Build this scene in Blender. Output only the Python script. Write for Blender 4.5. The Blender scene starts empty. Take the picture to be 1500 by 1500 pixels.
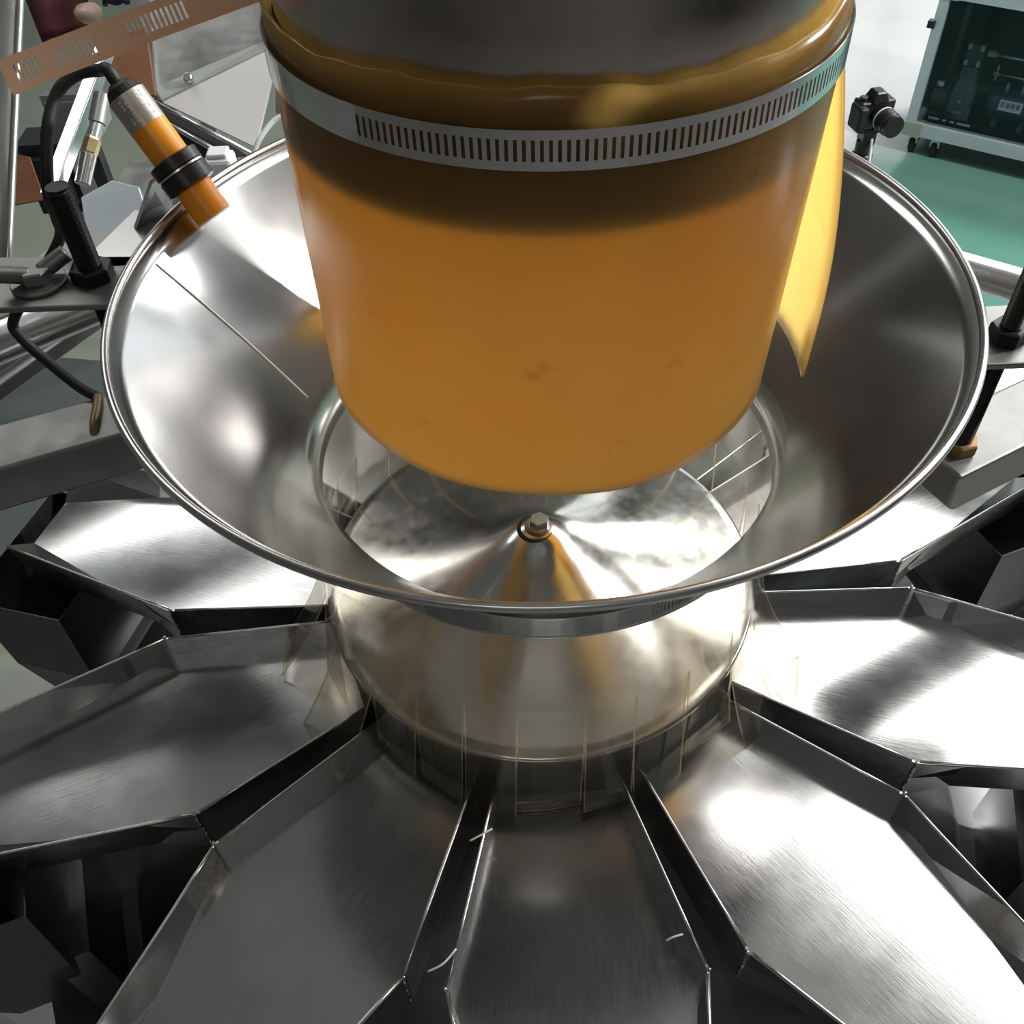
import bpy, bmesh, math, random
from mathutils import Vector, Matrix

random.seed(7)
scene = bpy.context.scene
COL = scene.collection
ZO = 1.55                      # height of the dispersing disc's edge above the hall floor
PI = math.pi
R_ = math.radians

# ------------------------------------------------------------------ camera
cam_d = bpy.data.cameras.new('camera')
cam_d.sensor_width = 36.0
cam_d.lens = 36.0 * 1400.0 / 1500.0
cam_d.clip_start = 0.02
cam = bpy.data.objects.new('camera', cam_d)
COL.objects.link(cam)
_p, _roll = 0.8268, -0.047
_f = Vector((0, math.cos(_p), -math.sin(_p)))
_r = Vector((1, 0, 0))
_u = _r.cross(_f)
_r2 = _r * math.cos(_roll) + _u * math.sin(_roll)
_u2 = -_r * math.sin(_roll) + _u * math.cos(_roll)
cam.matrix_world = Matrix(((_r2.x, _u2.x, -_f.x, -0.0249),
                           (_r2.y, _u2.y, -_f.y, -0.6238),
                           (_r2.z, _u2.z, -_f.z, 0.7652 + ZO),
                           (0, 0, 0, 1)))
scene.camera = cam

# ------------------------------------------------------------------ world, lights, exposure
world = bpy.data.worlds.new('hall_ambient')
scene.world = world
world.use_nodes = True
world.node_tree.nodes['Background'].inputs[0].default_value = (0.75, 0.86, 1.0, 1)
world.node_tree.nodes['Background'].inputs[1].default_value = 0.25


def area(name, loc, target, sx, sy, power, col=(1, 1, 1)):
    l = bpy.data.lights.new(name, 'AREA')
    l.shape = 'RECTANGLE'
    l.size, l.size_y = sx, sy
    l.energy = power
    l.color = col
    o = bpy.data.objects.new(name, l)
    COL.objects.link(o)
    o.location = loc
    d = Vector(target) - Vector(loc)
    o.rotation_euler = d.to_track_quat('-Z', 'Y').to_euler()
    return o


# floodlight and high-bays under the ceiling, then two added fill lamps (daylight also enters through window_1 and window_2)
area('floodlight', (3.9, 0.85, 3.45), (0, 0, 1.6), 0.36, 0.36, 190, (1.0, 0.97, 0.94))
area('highbay_and_fill_lamp', (1.9, 1.6, 4.5), (0.9, 0.8, 1.5), 2.4, 1.7, 60, (1.0, 0.98, 0.96))
area('highbay_and_fill_lamp', (-2.1, 2.8, 4.6), (-1.6, 2.2, 0), 2.0, 1.5, 38, (1.0, 0.99, 0.97))
area('highbay_and_fill_lamp', (4.5, 5.0, 4.6), (3.2, 4.6, 0), 1.6, 0.8, 260, (0.97, 1.0, 1.0))  # added lamp, brightens the pale floor at the upper right
area('highbay_and_fill_lamp', (-0.5, -3.8, 4.6), (-0.5, -3.8, 0), 1.6, 0.8, 18, (1.0, 0.97, 0.94))  # added lamp, lights the unseen floor in front of the machine

scene.view_settings.view_transform = 'Standard'
scene.view_settings.look = 'None'
scene.view_settings.gamma = 1.0
scene.view_settings.use_curve_mapping = False
scene.view_settings.exposure = 0.0
scene.cycles.use_denoising = True
scene.cycles.max_bounces = 10
scene.cycles.transparent_max_bounces = 24
scene.cycles.caustics_reflective = True
scene.cycles.sample_clamp_indirect = 6.0

# ------------------------------------------------------------------ materials
MATS = {}


def new_mat(name):
    m = bpy.data.materials.new(name)
    m.use_nodes = True
    nt = m.node_tree
    b = nt.nodes['Principled BSDF']
    MATS[name] = m
    return m, nt, b


def coords(nt, scale=(1, 1, 1), kind='Object', rot=(0, 0, 0)):
    tc = nt.nodes.new('ShaderNodeTexCoord')
    mp = nt.nodes.new('ShaderNodeMapping')
    mp.inputs['Scale'].default_value = scale
    mp.inputs['Rotation'].default_value = rot
    nt.links.new(tc.outputs[kind], mp.inputs['Vector'])
    return mp.outputs['Vector']


def noise(nt, vec, scale, detail=3, rough=0.55):
    n = nt.nodes.new('ShaderNodeTexNoise')
    n.inputs['Scale'].default_value = scale
    n.inputs['Detail'].default_value = detail
    n.inputs['Roughness'].default_value = rough
    nt.links.new(vec, n.inputs['Vector'])
    return n.outputs['Fac']


def ramp(nt, fac, a, b, p0=0.3, p1=0.7):
    r = nt.nodes.new('ShaderNodeValToRGB')
    r.color_ramp.elements[0].position = p0
    r.color_ramp.elements[1].position = p1
    r.color_ramp.elements[0].color = a if len(a) == 4 else (*a, 1)
    r.color_ramp.elements[1].color = b if len(b) == 4 else (*b, 1)
    nt.links.new(fac, r.inputs['Fac'])
    return r.outputs['Color']


def maprange(nt, fac, a, b, c, d):
    r = nt.nodes.new('ShaderNodeMapRange')
    r.inputs[1].default_value, r.inputs[2].default_value = a, b
    r.inputs[3].default_value, r.inputs[4].default_value = c, d
    nt.links.new(fac, r.inputs[0])
    return r.outputs[0]


def bump(nt, b, h, strength, dist=0.001):
    n = nt.nodes.new('ShaderNodeBump')
    n.inputs['Strength'].default_value = strength
    n.inputs['Distance'].default_value = dist
    nt.links.new(h, n.inputs['Height'])
    nt.links.new(n.outputs['Normal'], b.inputs['Normal'])


def steel(name, c0, c1, r0, r1, streak=(3, 14, 14), sscale=4.0, smudge=9.0, bstr=0.02):
    m, nt, b = new_mat(name)
    b.inputs['Metallic'].default_value = 1.0
    v = coords(nt)
    f = noise(nt, v, smudge, 4)
    nt.links.new(ramp(nt, f, c0, c1), b.inputs['Base Color'])
    v2 = coords(nt, streak)
    s = noise(nt, v2, sscale, 2, 0.6)
    mx = nt.nodes.new('ShaderNodeMath')
    mx.operation = 'MULTIPLY_ADD'
    nt.links.new(s, mx.inputs[0])
    mx.inputs[1].default_value = 0.5
    nt.links.new(f, mx.inputs[2])
    nt.links.new(maprange(nt, mx.outputs[0], 0.45, 1.0, r0, r1), b.inputs['Roughness'])
    bump(nt, b, s, bstr, 0.0004)
    return m


steel('steel_bowl', (0.52, 0.51, 0.50), (0.62, 0.61, 0.60), 0.13, 0.24, (3, 3, 3), 3, 5, 0.0)
steel('steel_pan', (0.50, 0.50, 0.50), (0.62, 0.62, 0.62), 0.10, 0.24, (5, 90, 90), 9, 8, 0.07)
steel('steel_wall', (0.48, 0.48, 0.48), (0.58, 0.58, 0.58), 0.16, 0.3, (5, 50, 50), 5, 12, 0.02)
steel('steel_cone', (0.58, 0.58, 0.58), (0.70, 0.70, 0.70), 0.09, 0.24, (20, 20, 20), 4, 12, 0.07)
steel('steel_rim', (0.56, 0.55, 0.54), (0.68, 0.68, 0.68), 0.2, 0.34, bstr=0.0)
steel('steel_band', (0.60, 0.62, 0.63), (0.70, 0.72, 0.72), 0.14, 0.26, (60, 60, 3), 5, 20, 0.05)
steel('steel_tube', (0.34, 0.30, 0.265), (0.50, 0.46, 0.42), 0.16, 0.34, (8, 8, 8), 3, 14, 0.5)
steel('steel_frame', (0.50, 0.50, 0.49), (0.60, 0.60, 0.60), 0.26, 0.42)
steel('steel_bright', (0.74, 0.74, 0.75), (0.82, 0.82, 0.83), 0.2, 0.3)
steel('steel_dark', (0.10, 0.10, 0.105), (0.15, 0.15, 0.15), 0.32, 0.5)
steel('bolt_zinc', (0.66, 0.66, 0.66), (0.8, 0.8, 0.8), 0.18, 0.3)
steel('steel_arm', (0.22, 0.22, 0.215), (0.32, 0.32, 0.31), 0.42, 0.6, (9, 9, 9), 4, 14, 0.1)
steel('weld_metal', (0.85, 0.85, 0.85), (0.92, 0.92, 0.92), 0.5, 0.65)
steel('brass', (0.70, 0.56, 0.30), (0.80, 0.66, 0.38), 0.2, 0.34)
steel('rust', (0.28, 0.16, 0.08), (0.5, 0.33, 0.16), 0.45, 0.7)


def plain(name, c, rough=0.5, metal=0.0, c2=None, scale=12, bstr=0.0, spec=0.5):
    m, nt, b = new_mat(name)
    b.inputs['Roughness'].default_value = rough
    b.inputs['Metallic'].default_value = metal
    b.inputs['Specular IOR Level'].default_value = spec
    f = noise(nt, coords(nt), scale, 4)
    c2 = c2 or tuple(min(1, x * 1.15 + 0.004) for x in c)
    nt.links.new(ramp(nt, f, c, c2), b.inputs['Base Color'])
    if bstr:
        bump(nt, b, f, bstr, 0.002)
    return m


plain('copper_and_orange_reflection', (0.84, 0.48, 0.28), 0.36, 0.15, (0.90, 0.58, 0.38), 14)  # copper of the pipe joint; on the clamp tail a painted orange reflection
plain('black_rubber', (0.010, 0.010, 0.010), 0.55)
plain('black_plastic', (0.013, 0.013, 0.014), 0.35)
plain('black_thread', (0.016, 0.014, 0.012), 0.42, 0.3)
plain('black_void', (0.006, 0.006, 0.006), 0.8)
plain('orange_plastic', (0.78, 0.27, 0.012), 0.32, c2=(0.86, 0.36, 0.02))
plain('label_silver', (0.42, 0.39, 0.34), 0.35, 0.5, (0.52, 0.49, 0.44))
plain('label_print', (0.62, 0.62, 0.62), 0.4)
plain('print_dark', (0.03, 0.03, 0.035), 0.5)
plain('white_plate', (0.66, 0.65, 0.63), 0.38, 0.0, (0.70, 0.69, 0.67), 4)
plain('white_plastic', (0.72, 0.74, 0.76), 0.35)
plain('grey_green_strip', (0.30, 0.33, 0.29), 0.45)
plain('maroon_cloth', (0.045, 0.004, 0.008), 0.85, c2=(0.07, 0.008, 0.012))
plain('navy_cloth', (0.012, 0.015, 0.03), 0.85)
plain('brown_reflection', (0.16, 0.065, 0.03), 0.5, c2=(0.24, 0.10, 0.045))  # orange-lit reflections put into a plain brown
plain('red_plastic', (0.55, 0.02, 0.02), 0.35)
plain('aluminium_profile', (0.55, 0.62, 0.68), 0.42, 0.35, (0.62, 0.69, 0.74))
plain('corner_grey', (0.33, 0.36, 0.31), 0.5)
plain('cabinet_dark', (0.008, 0.013, 0.016), 0.4, c2=(0.014, 0.02, 0.024))
plain('pump_grey', (0.11, 0.14, 0.14), 0.5, c2=(0.15, 0.18, 0.18))
plain('motor_grey', (0.06, 0.065, 0.06), 0.55)
plain('tank_blue', (0.05, 0.075, 0.11), 0.35, c2=(0.07, 0.10, 0.14))
plain('wall_paint', (0.17, 0.17, 0.165), 0.7, c2=(0.20, 0.20, 0.195), scale=1)
plain('window_frame_paint', (0.5, 0.5, 0.5), 0.5)
_m, _nt, _b = new_mat('daylight_pane')
_b.inputs['Base Color'].default_value = (0.6, 0.65, 0.7, 1)
_b.inputs['Roughness'].default_value = 0.2
_b.inputs['Emission Color'].default_value = (0.90, 0.96, 1.0, 1)
_b.inputs['Emission Strength'].default_value = 1.15
plain('ceiling_paint', (0.36, 0.355, 0.35), 0.8, c2=(0.40, 0.395, 0.39), scale=1)
plain('teal_panel', (0.05, 0.068, 0.068), 0.4, c2=(0.065, 0.082, 0.08))
plain('glue_amber', (0.22, 0.13, 0.03), 0.3)
plain('tube_shade_brown', (0.035, 0.026, 0.02), 0.6, c2=(0.055, 0.042, 0.034))  # dark brown for the tube's shade seen through the sleeve
plain('skin_pink', (0.55, 0.36, 0.30), 0.4)


def floor_mat():
    m, nt, b = new_mat('floor_epoxy')
    v = coords(nt, kind='Object')
    f = noise(nt, v, 1.3, 5)
    g = ramp(nt, f, (0.10, 0.27, 0.215), (0.165, 0.34, 0.28))
    pale = ramp(nt, f, (0.52, 0.54, 0.51), (0.66, 0.65, 0.62))
    sage = ramp(nt, f, (0.25, 0.29, 0.23), (0.31, 0.35, 0.29))
    sep = nt.nodes.new('ShaderNodeSeparateXYZ')
    tc = nt.nodes.new('ShaderNodeTexCoord')
    nt.links.new(tc.outputs['Object'], sep.inputs[0])
    # pale zone beyond a slanted line: window reflection painted into the colour
    ln = nt.nodes.new('ShaderNodeMath'); ln.operation = 'MULTIPLY_ADD'
    nt.links.new(sep.outputs['X'], ln.inputs[0]); ln.inputs[1].default_value = -0.55
    nt.links.new(sep.outputs['Y'], ln.inputs[2])
    ad = nt.nodes.new('ShaderNodeMath'); ad.operation = 'MULTIPLY_ADD'
    nt.links.new(f, ad.inputs[0]); ad.inputs[1].default_value = 0.5
    nt.links.new(ln.outputs[0], ad.inputs[2])
    mask = maprange(nt, ad.outputs[0], 2.92, 3.22, 0, 1)
    mx = nt.nodes.new('ShaderNodeMix'); mx.data_type = 'RGBA'
    nt.links.new(mask, mx.inputs['Factor'])
    nt.links.new(g, mx.inputs['A']); nt.links.new(pale, mx.inputs['B'])
    # sage-green bay on the other side of the machine
    m2 = maprange(nt, sep.outputs['X'], -0.1, 0.1, 1, 0)
    mx2 = nt.nodes.new('ShaderNodeMix'); mx2.data_type = 'RGBA'
    nt.links.new(m2, mx2.inputs['Factor'])
    nt.links.new(mx.outputs['Result'], mx2.inputs['A']); nt.links.new(sage, mx2.inputs['B'])
    grey = ramp(nt, f, (0.24, 0.236, 0.23), (0.30, 0.296, 0.288))
    m4 = maprange(nt, sep.outputs['Y'], 0.9, 1.0, 1, 0)
    mx3 = nt.nodes.new('ShaderNodeMix'); mx3.data_type = 'RGBA'
    nt.links.new(m4, mx3.inputs['Factor'])
    nt.links.new(mx2.outputs['Result'], mx3.inputs['A']); nt.links.new(grey, mx3.inputs['B'])
    nt.links.new(mx3.outputs['Result'], b.inputs['Base Color'])
    b.inputs['Roughness'].default_value = 0.22
    bump(nt, b, f, 0.05, 0.01)


floor_mat()


def facing(nt, lo, hi, power):
    lw = nt.nodes.new('ShaderNodeLayerWeight'); lw.inputs[0].default_value = 0.5
    p = nt.nodes.new('ShaderNodeMath'); p.operation = 'POWER'
    nt.links.new(lw.outputs['Facing'], p.inputs[0]); p.inputs[1].default_value = power
    return maprange(nt, p.outputs[0], 0, 1, lo, hi)


def pu_mat():
    m, nt, b = new_mat('amber_pu')
    nt.nodes.remove(b)
    out = nt.nodes['Material Output']
    v = coords(nt)
    f = noise(nt, v, 9, 4)
    spots = noise(nt, coords(nt, (1, 1, 1)), 26, 3)
    col = ramp(nt, f, (0.96, 0.74, 0.34), (0.985, 0.82, 0.45), 0.25, 0.75)
    dirt = ramp(nt, spots, (0.62, 0.50, 0.40), (1, 1, 1), 0.22, 0.36)
    mul = nt.nodes.new('ShaderNodeMix'); mul.data_type = 'RGBA'; mul.blend_type = 'MULTIPLY'
    mul.inputs['Factor'].default_value = 0.6
    nt.links.new(col, mul.inputs['A']); nt.links.new(dirt, mul.inputs['B'])
    d = nt.nodes.new('ShaderNodeBsdfDiffuse')
    t = nt.nodes.new('ShaderNodeBsdfTranslucent')
    nt.links.new(mul.outputs['Result'], d.inputs[0]); nt.links.new(mul.outputs['Result'], t.inputs[0])
    m1 = nt.nodes.new('ShaderNodeMixShader'); m1.inputs[0].default_value = 0.975
    nt.links.new(d.outputs[0], m1.inputs[1]); nt.links.new(t.outputs[0], m1.inputs[2])
    tr = nt.nodes.new('ShaderNodeBsdfTransparent'); tr.inputs[0].default_value = (0.98, 0.80, 0.42, 1)
    m2 = nt.nodes.new('ShaderNodeMixShader'); m2.inputs[0].default_value = 0.07
    nt.links.new(m1.outputs[0], m2.inputs[1]); nt.links.new(tr.outputs[0], m2.inputs[2])
    g = nt.nodes.new('ShaderNodeBsdfGlossy'); g.inputs['Roughness'].default_value = 0.22
    fr = facing(nt, 0.03, 0.5, 4)
    m3 = nt.nodes.new('ShaderNodeMixShader')
    nt.links.new(fr, m3.inputs[0])
    nt.links.new(m2.outputs[0], m3.inputs[1]); nt.links.new(g.outputs[0], m3.inputs[2])
    nt.links.new(m3.outputs[0], out.inputs[0])


pu_mat()


def film_mat(name, tint, haze, hazecol):
    m, nt, b = new_mat(name)
    nt.nodes.remove(b)
    out = nt.nodes['Material Output']
    f = noise(nt, coords(nt), 14, 3)
    tr = nt.nodes.new('ShaderNodeBsdfTransparent'); tr.inputs[0].default_value = (*tint, 1)
    t = nt.nodes.new('ShaderNodeBsdfTranslucent'); t.inputs[0].default_value = (*hazecol, 1)
    d = nt.nodes.new('ShaderNodeBsdfDiffuse'); d.inputs[0].default_value = (*hazecol, 1)
    m0 = nt.nodes.new('ShaderNodeMixShader'); m0.inputs[0].default_value = 0.5
    nt.links.new(t.outputs[0], m0.inputs[1]); nt.links.new(d.outputs[0], m0.inputs[2])
    m1 = nt.nodes.new('ShaderNodeMixShader')
    nt.links.new(maprange(nt, f, 0.3, 0.7, haze * 0.6, haze * 1.4), m1.inputs[0])
    nt.links.new(tr.outputs[0], m1.inputs[1]); nt.links.new(m0.outputs[0], m1.inputs[2])
    g = nt.nodes.new('ShaderNodeBsdfGlossy'); g.inputs['Roughness'].default_value = 0.12
    fr = facing(nt, 0.025, 0.45, 4)
    m3 = nt.nodes.new('ShaderNodeMixShader')
    nt.links.new(fr, m3.inputs[0])
    nt.links.new(m1.outputs[0], m3.inputs[1]); nt.links.new(g.outputs[0], m3.inputs[2])
    nt.links.new(m3.outputs[0], out.inputs[0])


film_mat('clear_film', (0.955, 0.935, 0.89), 0.028, (0.85, 0.82, 0.70))
film_mat('film_edge', (0.86, 0.80, 0.66), 0.25, (0.85, 0.78, 0.62))
film_mat('acrylic_pane', (0.72, 0.78, 0.80), 0.004, (0.6, 0.7, 0.7))

# ------------------------------------------------------------------ mesh helpers (coordinates: metres, z = 0 at the disc's edge)
BASE = {}


def link(name, me, mat, parent=None, base=None, smooth=False, mats=None):
    for mm in (mats or [mat]):
        me.materials.append(MATS[mm])
    o = bpy.data.objects.new(name, me)
    COL.objects.link(o)
    if smooth:
        for p in me.polygons:
            p.use_smooth = True
    if parent is not None:
        o.parent = parent
        b = BASE[parent.name]
        me.transform(Matrix.Translation(-b))
        BASE[o.name] = b
    else:
        if base is None:
            xs = [v.co.x for v in me.vertices]; ys = [v.co.y for v in me.vertices]; zs = [v.co.z for v in me.vertices]
            base = Vector(((min(xs) + max(xs)) / 2, (min(ys) + max(ys)) / 2, min(zs)))
        base = Vector(base)
        me.transform(Matrix.Translation(-base))
        o.location = base + Vector((0, 0, ZO))
        BASE[o.name] = base
    return o


def thing(name, base, label, cat, group=None):
    o = bpy.data.objects.new(name, None)
    o.empty_display_size = 0.05
    COL.objects.link(o)
    base = Vector(base)
    o.location = base + Vector((0, 0, ZO))
    BASE[o.name] = base
    return tag(o, label, cat, group)


def tag(o, label, cat, group=None):
    o['label'] = label
    o['category'] = cat
    if group:
        o['group'] = group
    return o


def struct(o):
    o['kind'] = 'structure'
    return o


def pyd(verts, faces):
    me = bpy.data.meshes.new('m')
    me.from_pydata([tuple(v) for v in verts], [], faces)
    me.update()
    return me


def merge(*parts):
    V, F = [], []
    for v, f in parts:
        n = len(V)
        V += list(v)
        F += [tuple(i + n for i in q) for q in f]
    return V, F


def lathe(prof, seg=96, cx=0.0, cy=0.0, closed=False, a0=0.0, a1=2 * PI):
    """profile [(r, z)] or [(r, z, cx, cy)] turned about the z axis"""
    full = abs(a1 - a0 - 2 * PI) < 1e-6
    n = seg if full else seg + 1
    V, F = [], []
    for p in prof:
        r, z = p[0], p[1]
        x0, y0 = (p[2], p[3]) if len(p) > 2 else (cx, cy)
        for i in range(n):
            a = a0 + (a1 - a0) * i / seg
            V.append((x0 + r * math.cos(a), y0 + r * math.sin(a), z))
    m = len(prof)
    rng = range(m) if closed else range(m - 1)
    for j in rng:
        k = (j + 1) % m
        for i in range(seg):
            i2 = (i + 1) % n
            F.append((j * n + i, j * n + i2, k * n + i2, k * n + i))
    return V, F


def boxv(x0, x1, y0, y1, z0, z1):
    V = [(x0, y0, z0), (x1, y0, z0), (x1, y1, z0), (x0, y1, z0), (x0, y0, z1), (x1, y0, z1), (x1, y1, z1), (x0, y1, z1)]
    F = [(0, 3, 2, 1), (4, 5, 6, 7), (0, 1, 5, 4), (1, 2, 6, 5), (2, 3, 7, 6), (3, 0, 4, 7)]
    return V, F


def xf(part, mat):
    return [tuple(mat @ Vector(v)) for v in part[0]], part[1]


def frame(o, xd, zd=(0, 0, 1)):
    x = Vector(xd).normalized()
    z = Vector(zd)
    z = (z - x * z.dot(x)).normalized()
    y = z.cross(x)
    return Matrix(((x.x, y.x, z.x, o[0]), (x.y, y.y, z.y, o[1]), (x.z, y.z, z.z, o[2]), (0, 0, 0, 1)))


def along(p, q, up=(0, 0, 1)):
    """matrix whose z axis runs p -> q"""
    d = (Vector(q) - Vector(p)).normalized()
    m = d.to_track_quat('Z', 'Y').to_matrix().to_4x4()
    m.translation = Vector(p)
    return m


def rod(p, q, prof, seg=24):
    """lathe whose profile [(r, t)] runs along p -> q, t in metres, ends capped"""
    V, F = lathe(prof, seg)
    n = seg
    F.append(tuple(reversed(range(n))))
    F.append(tuple(range((len(prof) - 1) * n, len(prof) * n)))
    return xf((V, F), along(p, q))


def cyl(p, q, r, seg=24, bev=0.0):
    L = (Vector(q) - Vector(p)).length
    if bev:
        return rod(p, q, [(r - bev, 0), (r, bev), (r, L - bev), (r - bev, L)], seg)
    return rod(p, q, [(r, 0), (r, L)], seg)


def tubepath(pts, r, seg=12, sub=8):
    """smooth tube through points"""
    P = [Vector(p) for p in pts]
    Q = []
    for i in range(len(P) - 1):
        p0 = P[max(i - 1, 0)]; p1 = P[i]; p2 = P[i + 1]; p3 = P[min(i + 2, len(P) - 1)]
        for k in range(sub):
            t = k / sub
            Q.append(0.5 * ((2 * p1) + (p2 - p0) * t + (2 * p0 - 5 * p1 + 4 * p2 - p3) * t * t + (3 * p1 - p0 - 3 * p2 + p3) * t ** 3))
    Q.append(P[-1])
    V, F = [], []
    nrm = Vector((0.3, 0.2, 1)).normalized()
    for i, q in enumerate(Q):
        d = (Q[min(i + 1, len(Q) - 1)] - Q[max(i - 1, 0)]).normalized()
        nrm = (nrm - d * nrm.dot(d)).normalized()
        b = d.cross(nrm)
        for k in range(seg):
            a = 2 * PI * k / seg
            V.append(tuple(q + nrm * (r * math.cos(a)) + b * (r * math.sin(a))))
    for i in range(len(Q) - 1):
        for k in range(seg):
            k2 = (k + 1) % seg
            F.append((i * seg + k, i * seg + k2, (i + 1) * seg + k2, (i + 1) * seg + k))
    F.append(tuple(reversed(range(seg))))
    F.append(tuple(range((len(Q) - 1) * seg, len(Q) * seg)))
    return V, F


def prism(poly, z0, z1):
    n = len(poly)
    V = [(x, y, z0) for x, y in poly] + [(x, y, z1) for x, y in poly]
    F = [tuple(reversed(range(n))), tuple(range(n, 2 * n))]
    for i in range(n):
        j = (i + 1) % n
        F.append((i, j, n + j, n + i))
    return V, F


def plate(quad, t):
    """a 3-D polygon given thickness t along its normal"""
    P = [Vector(p) for p in quad]
    n = (P[1] - P[0]).cross(P[2] - P[0]).normalized()
    k = len(P)
    V = [tuple(p - n * t / 2) for p in P] + [tuple(p + n * t / 2) for p in P]
    F = [tuple(reversed(range(k))), tuple(range(k, 2 * k))]
    for i in range(k):
        j = (i + 1) % k
        F.append((i, j, k + j, k + i))
    return V, F


def hexpoly(af, rot=0.0):
    r = af / math.sqrt(3)
    return [(r * math.cos(rot + i * PI / 3), r * math.sin(rot + i * PI / 3)) for i in range(6)]


def hexv(p, q, af, rot=0.2):
    """hexagonal head or nut, lightly chamfered"""
    L = (Vector(q) - Vector(p)).length
    c = 0.12 * L
    lay = [(0.93, 0), (1, c), (1, L - c), (0.90, L)]
    V, F = [], []
    for s, z in lay:
        V += [(x * s, y * s, z) for x, y in hexpoly(af, rot)]
    for j in range(3):
        for i in range(6):
            k = (i + 1) % 6
            F.append((j * 6 + i, j * 6 + k, (j + 1) * 6 + k, (j + 1) * 6 + i))
    F.append(tuple(reversed(range(6)))); F.append(tuple(range(18, 24)))
    return xf((V, F), along(p, q))


def threaded(p, q, r, pitch=0.0022, seg=16):
    L = (Vector(q) - Vector(p)).length
    n = int(L / pitch)
    prof = []
    for i in range(n):
        prof += [(r, i * pitch), (r * 0.86, (i + 0.5) * pitch)]
    prof.append((r * 0.9, L))
    return rod(p, q, prof, seg)


def solidify(o, t, offset=-1.0, rim_mat=0):
    md = o.modifiers.new('thickness', 'SOLIDIFY')
    md.thickness = t
    md.offset = offset
    md.material_offset_rim = rim_mat
    return md


def bevel(o, w, seg=2, ang=35):
    md = o.modifiers.new('edge', 'BEVEL')
    md.width = w
    md.segments = seg
    md.limit_method = 'ANGLE'
    md.angle_limit = R_(ang)
    return md


def subsurf_smooth(o, ang=30):
    for p in o.data.polygons:
        p.use_smooth = True
    md = o.modifiers.new('split', 'EDGE_SPLIT')
    md.split_angle = R_(ang)


def mk(name, part, mat, parent=None, smooth=False, base=None, mats=None, split=None):
    o = link(name, pyd(*part), mat, parent, base, smooth, mats)
    if split:
        subsurf_smooth(o, split)
    return o


def slotted(path, zaxis_h, slots, wslot, hslot):
    """band along path(s) -> Vector (middle line), up(s) -> Vector; returns grid with slot holes.
    slots: list of centre parameters; wslot, hslot in the units of s and metres; zaxis_h = half height"""
    fn, up, s0, s1, ds = path
    cuts = [(s0, False)]
    marks = []
    for c in sorted(slots):
        marks.append((c - wslot / 2, True)); marks.append((c + wslot / 2, False))
    s = s0
    pts = [(s0, False)]
    for m in marks:
        while pts[-1][0] + ds < m[0]:
            pts.append((pts[-1][0] + ds, pts[-1][1]))
        pts.append(m)
    while pts[-1][0] + ds < s1:
        pts.append((pts[-1][0] + ds, False))
    pts.append((s1, False))
    V, F = [], []
    for s, fl in pts:
        c = Vector(fn(s)); u = Vector(up(s))
        for h in (-zaxis_h, -hslot / 2, hslot / 2, zaxis_h):
            V.append(tuple(c + u * h))
    for i in range(len(pts) - 1):
        hole = pts[i][1]
        for r in range(3):
            if hole and r == 1:
                continue
            a = i * 4 + r
            F.append((a, a + 4, a + 5, a + 1))
    return V, F


# ------------------------------------------------------------------ the hall
fl = mk('floor', boxv(-7, 8, -6, 9, -ZO - 0.1, -ZO), 'floor_epoxy', base=(0, 0, -ZO)); struct(fl)
struct(mk('wall_back', boxv(-7, 8, 9.0, 9.2, -ZO, 3.8), 'wall_paint'))
struct(mk('wall_front', boxv(-7, 8, -6.2, -6.0, -ZO, 3.8), 'wall_paint'))
struct(mk('wall_left', boxv(-7.2, -7.0, -6, 9, -ZO, 3.8), 'wall_paint'))
struct(mk('wall_right', boxv(8.0, 8.2, -6, 9, -ZO, 3.8), 'wall_paint'))
struct(mk('ceiling', boxv(-7, 8, -6, 9, 3.8, 3.95), 'ceiling_paint'))

def window(name, x0, x1, y0, y1, z0, z1, nb):
    o = struct(mk(name, boxv(x0, x1, y0, y1, z0, z1), 'daylight_pane'))
    hor = (x1 - x0) > (y1 - y0)
    for i in range(nb + 1):
        t = i / nb
        if hor:
            x = x0 + (x1 - x0) * t
            mk('window_frame', boxv(x - 0.05, x + 0.05, y0 - 0.05, y1 + 0.01, z0, z1), 'window_frame_paint', o)
        else:
            y = y0 + (y1 - y0) * t
            mk('window_frame', boxv(x0 - 0.05, x1 + 0.01, y - 0.05, y + 0.05, z0, z1), 'window_frame_paint', o)
    for z in (z0, (z0 + z1) / 2, z1):
        if hor:
            mk('window_frame', boxv(x0, x1, y0 - 0.045, y1 + 0.01, z - 0.05, z + 0.05), 'window_frame_paint', o)
        else:
            mk('window_frame', boxv(x0 - 0.045, x1 + 0.01, y0, y1, z - 0.05, z + 0.05), 'window_frame_paint', o)


window('window_1', 2.6, 7.4, 8.94, 9.0, -0.6, 2.6, 4)
window('window_2', 7.94, 8.0, 2.5, 8.2, -0.6, 2.6, 5)

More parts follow.
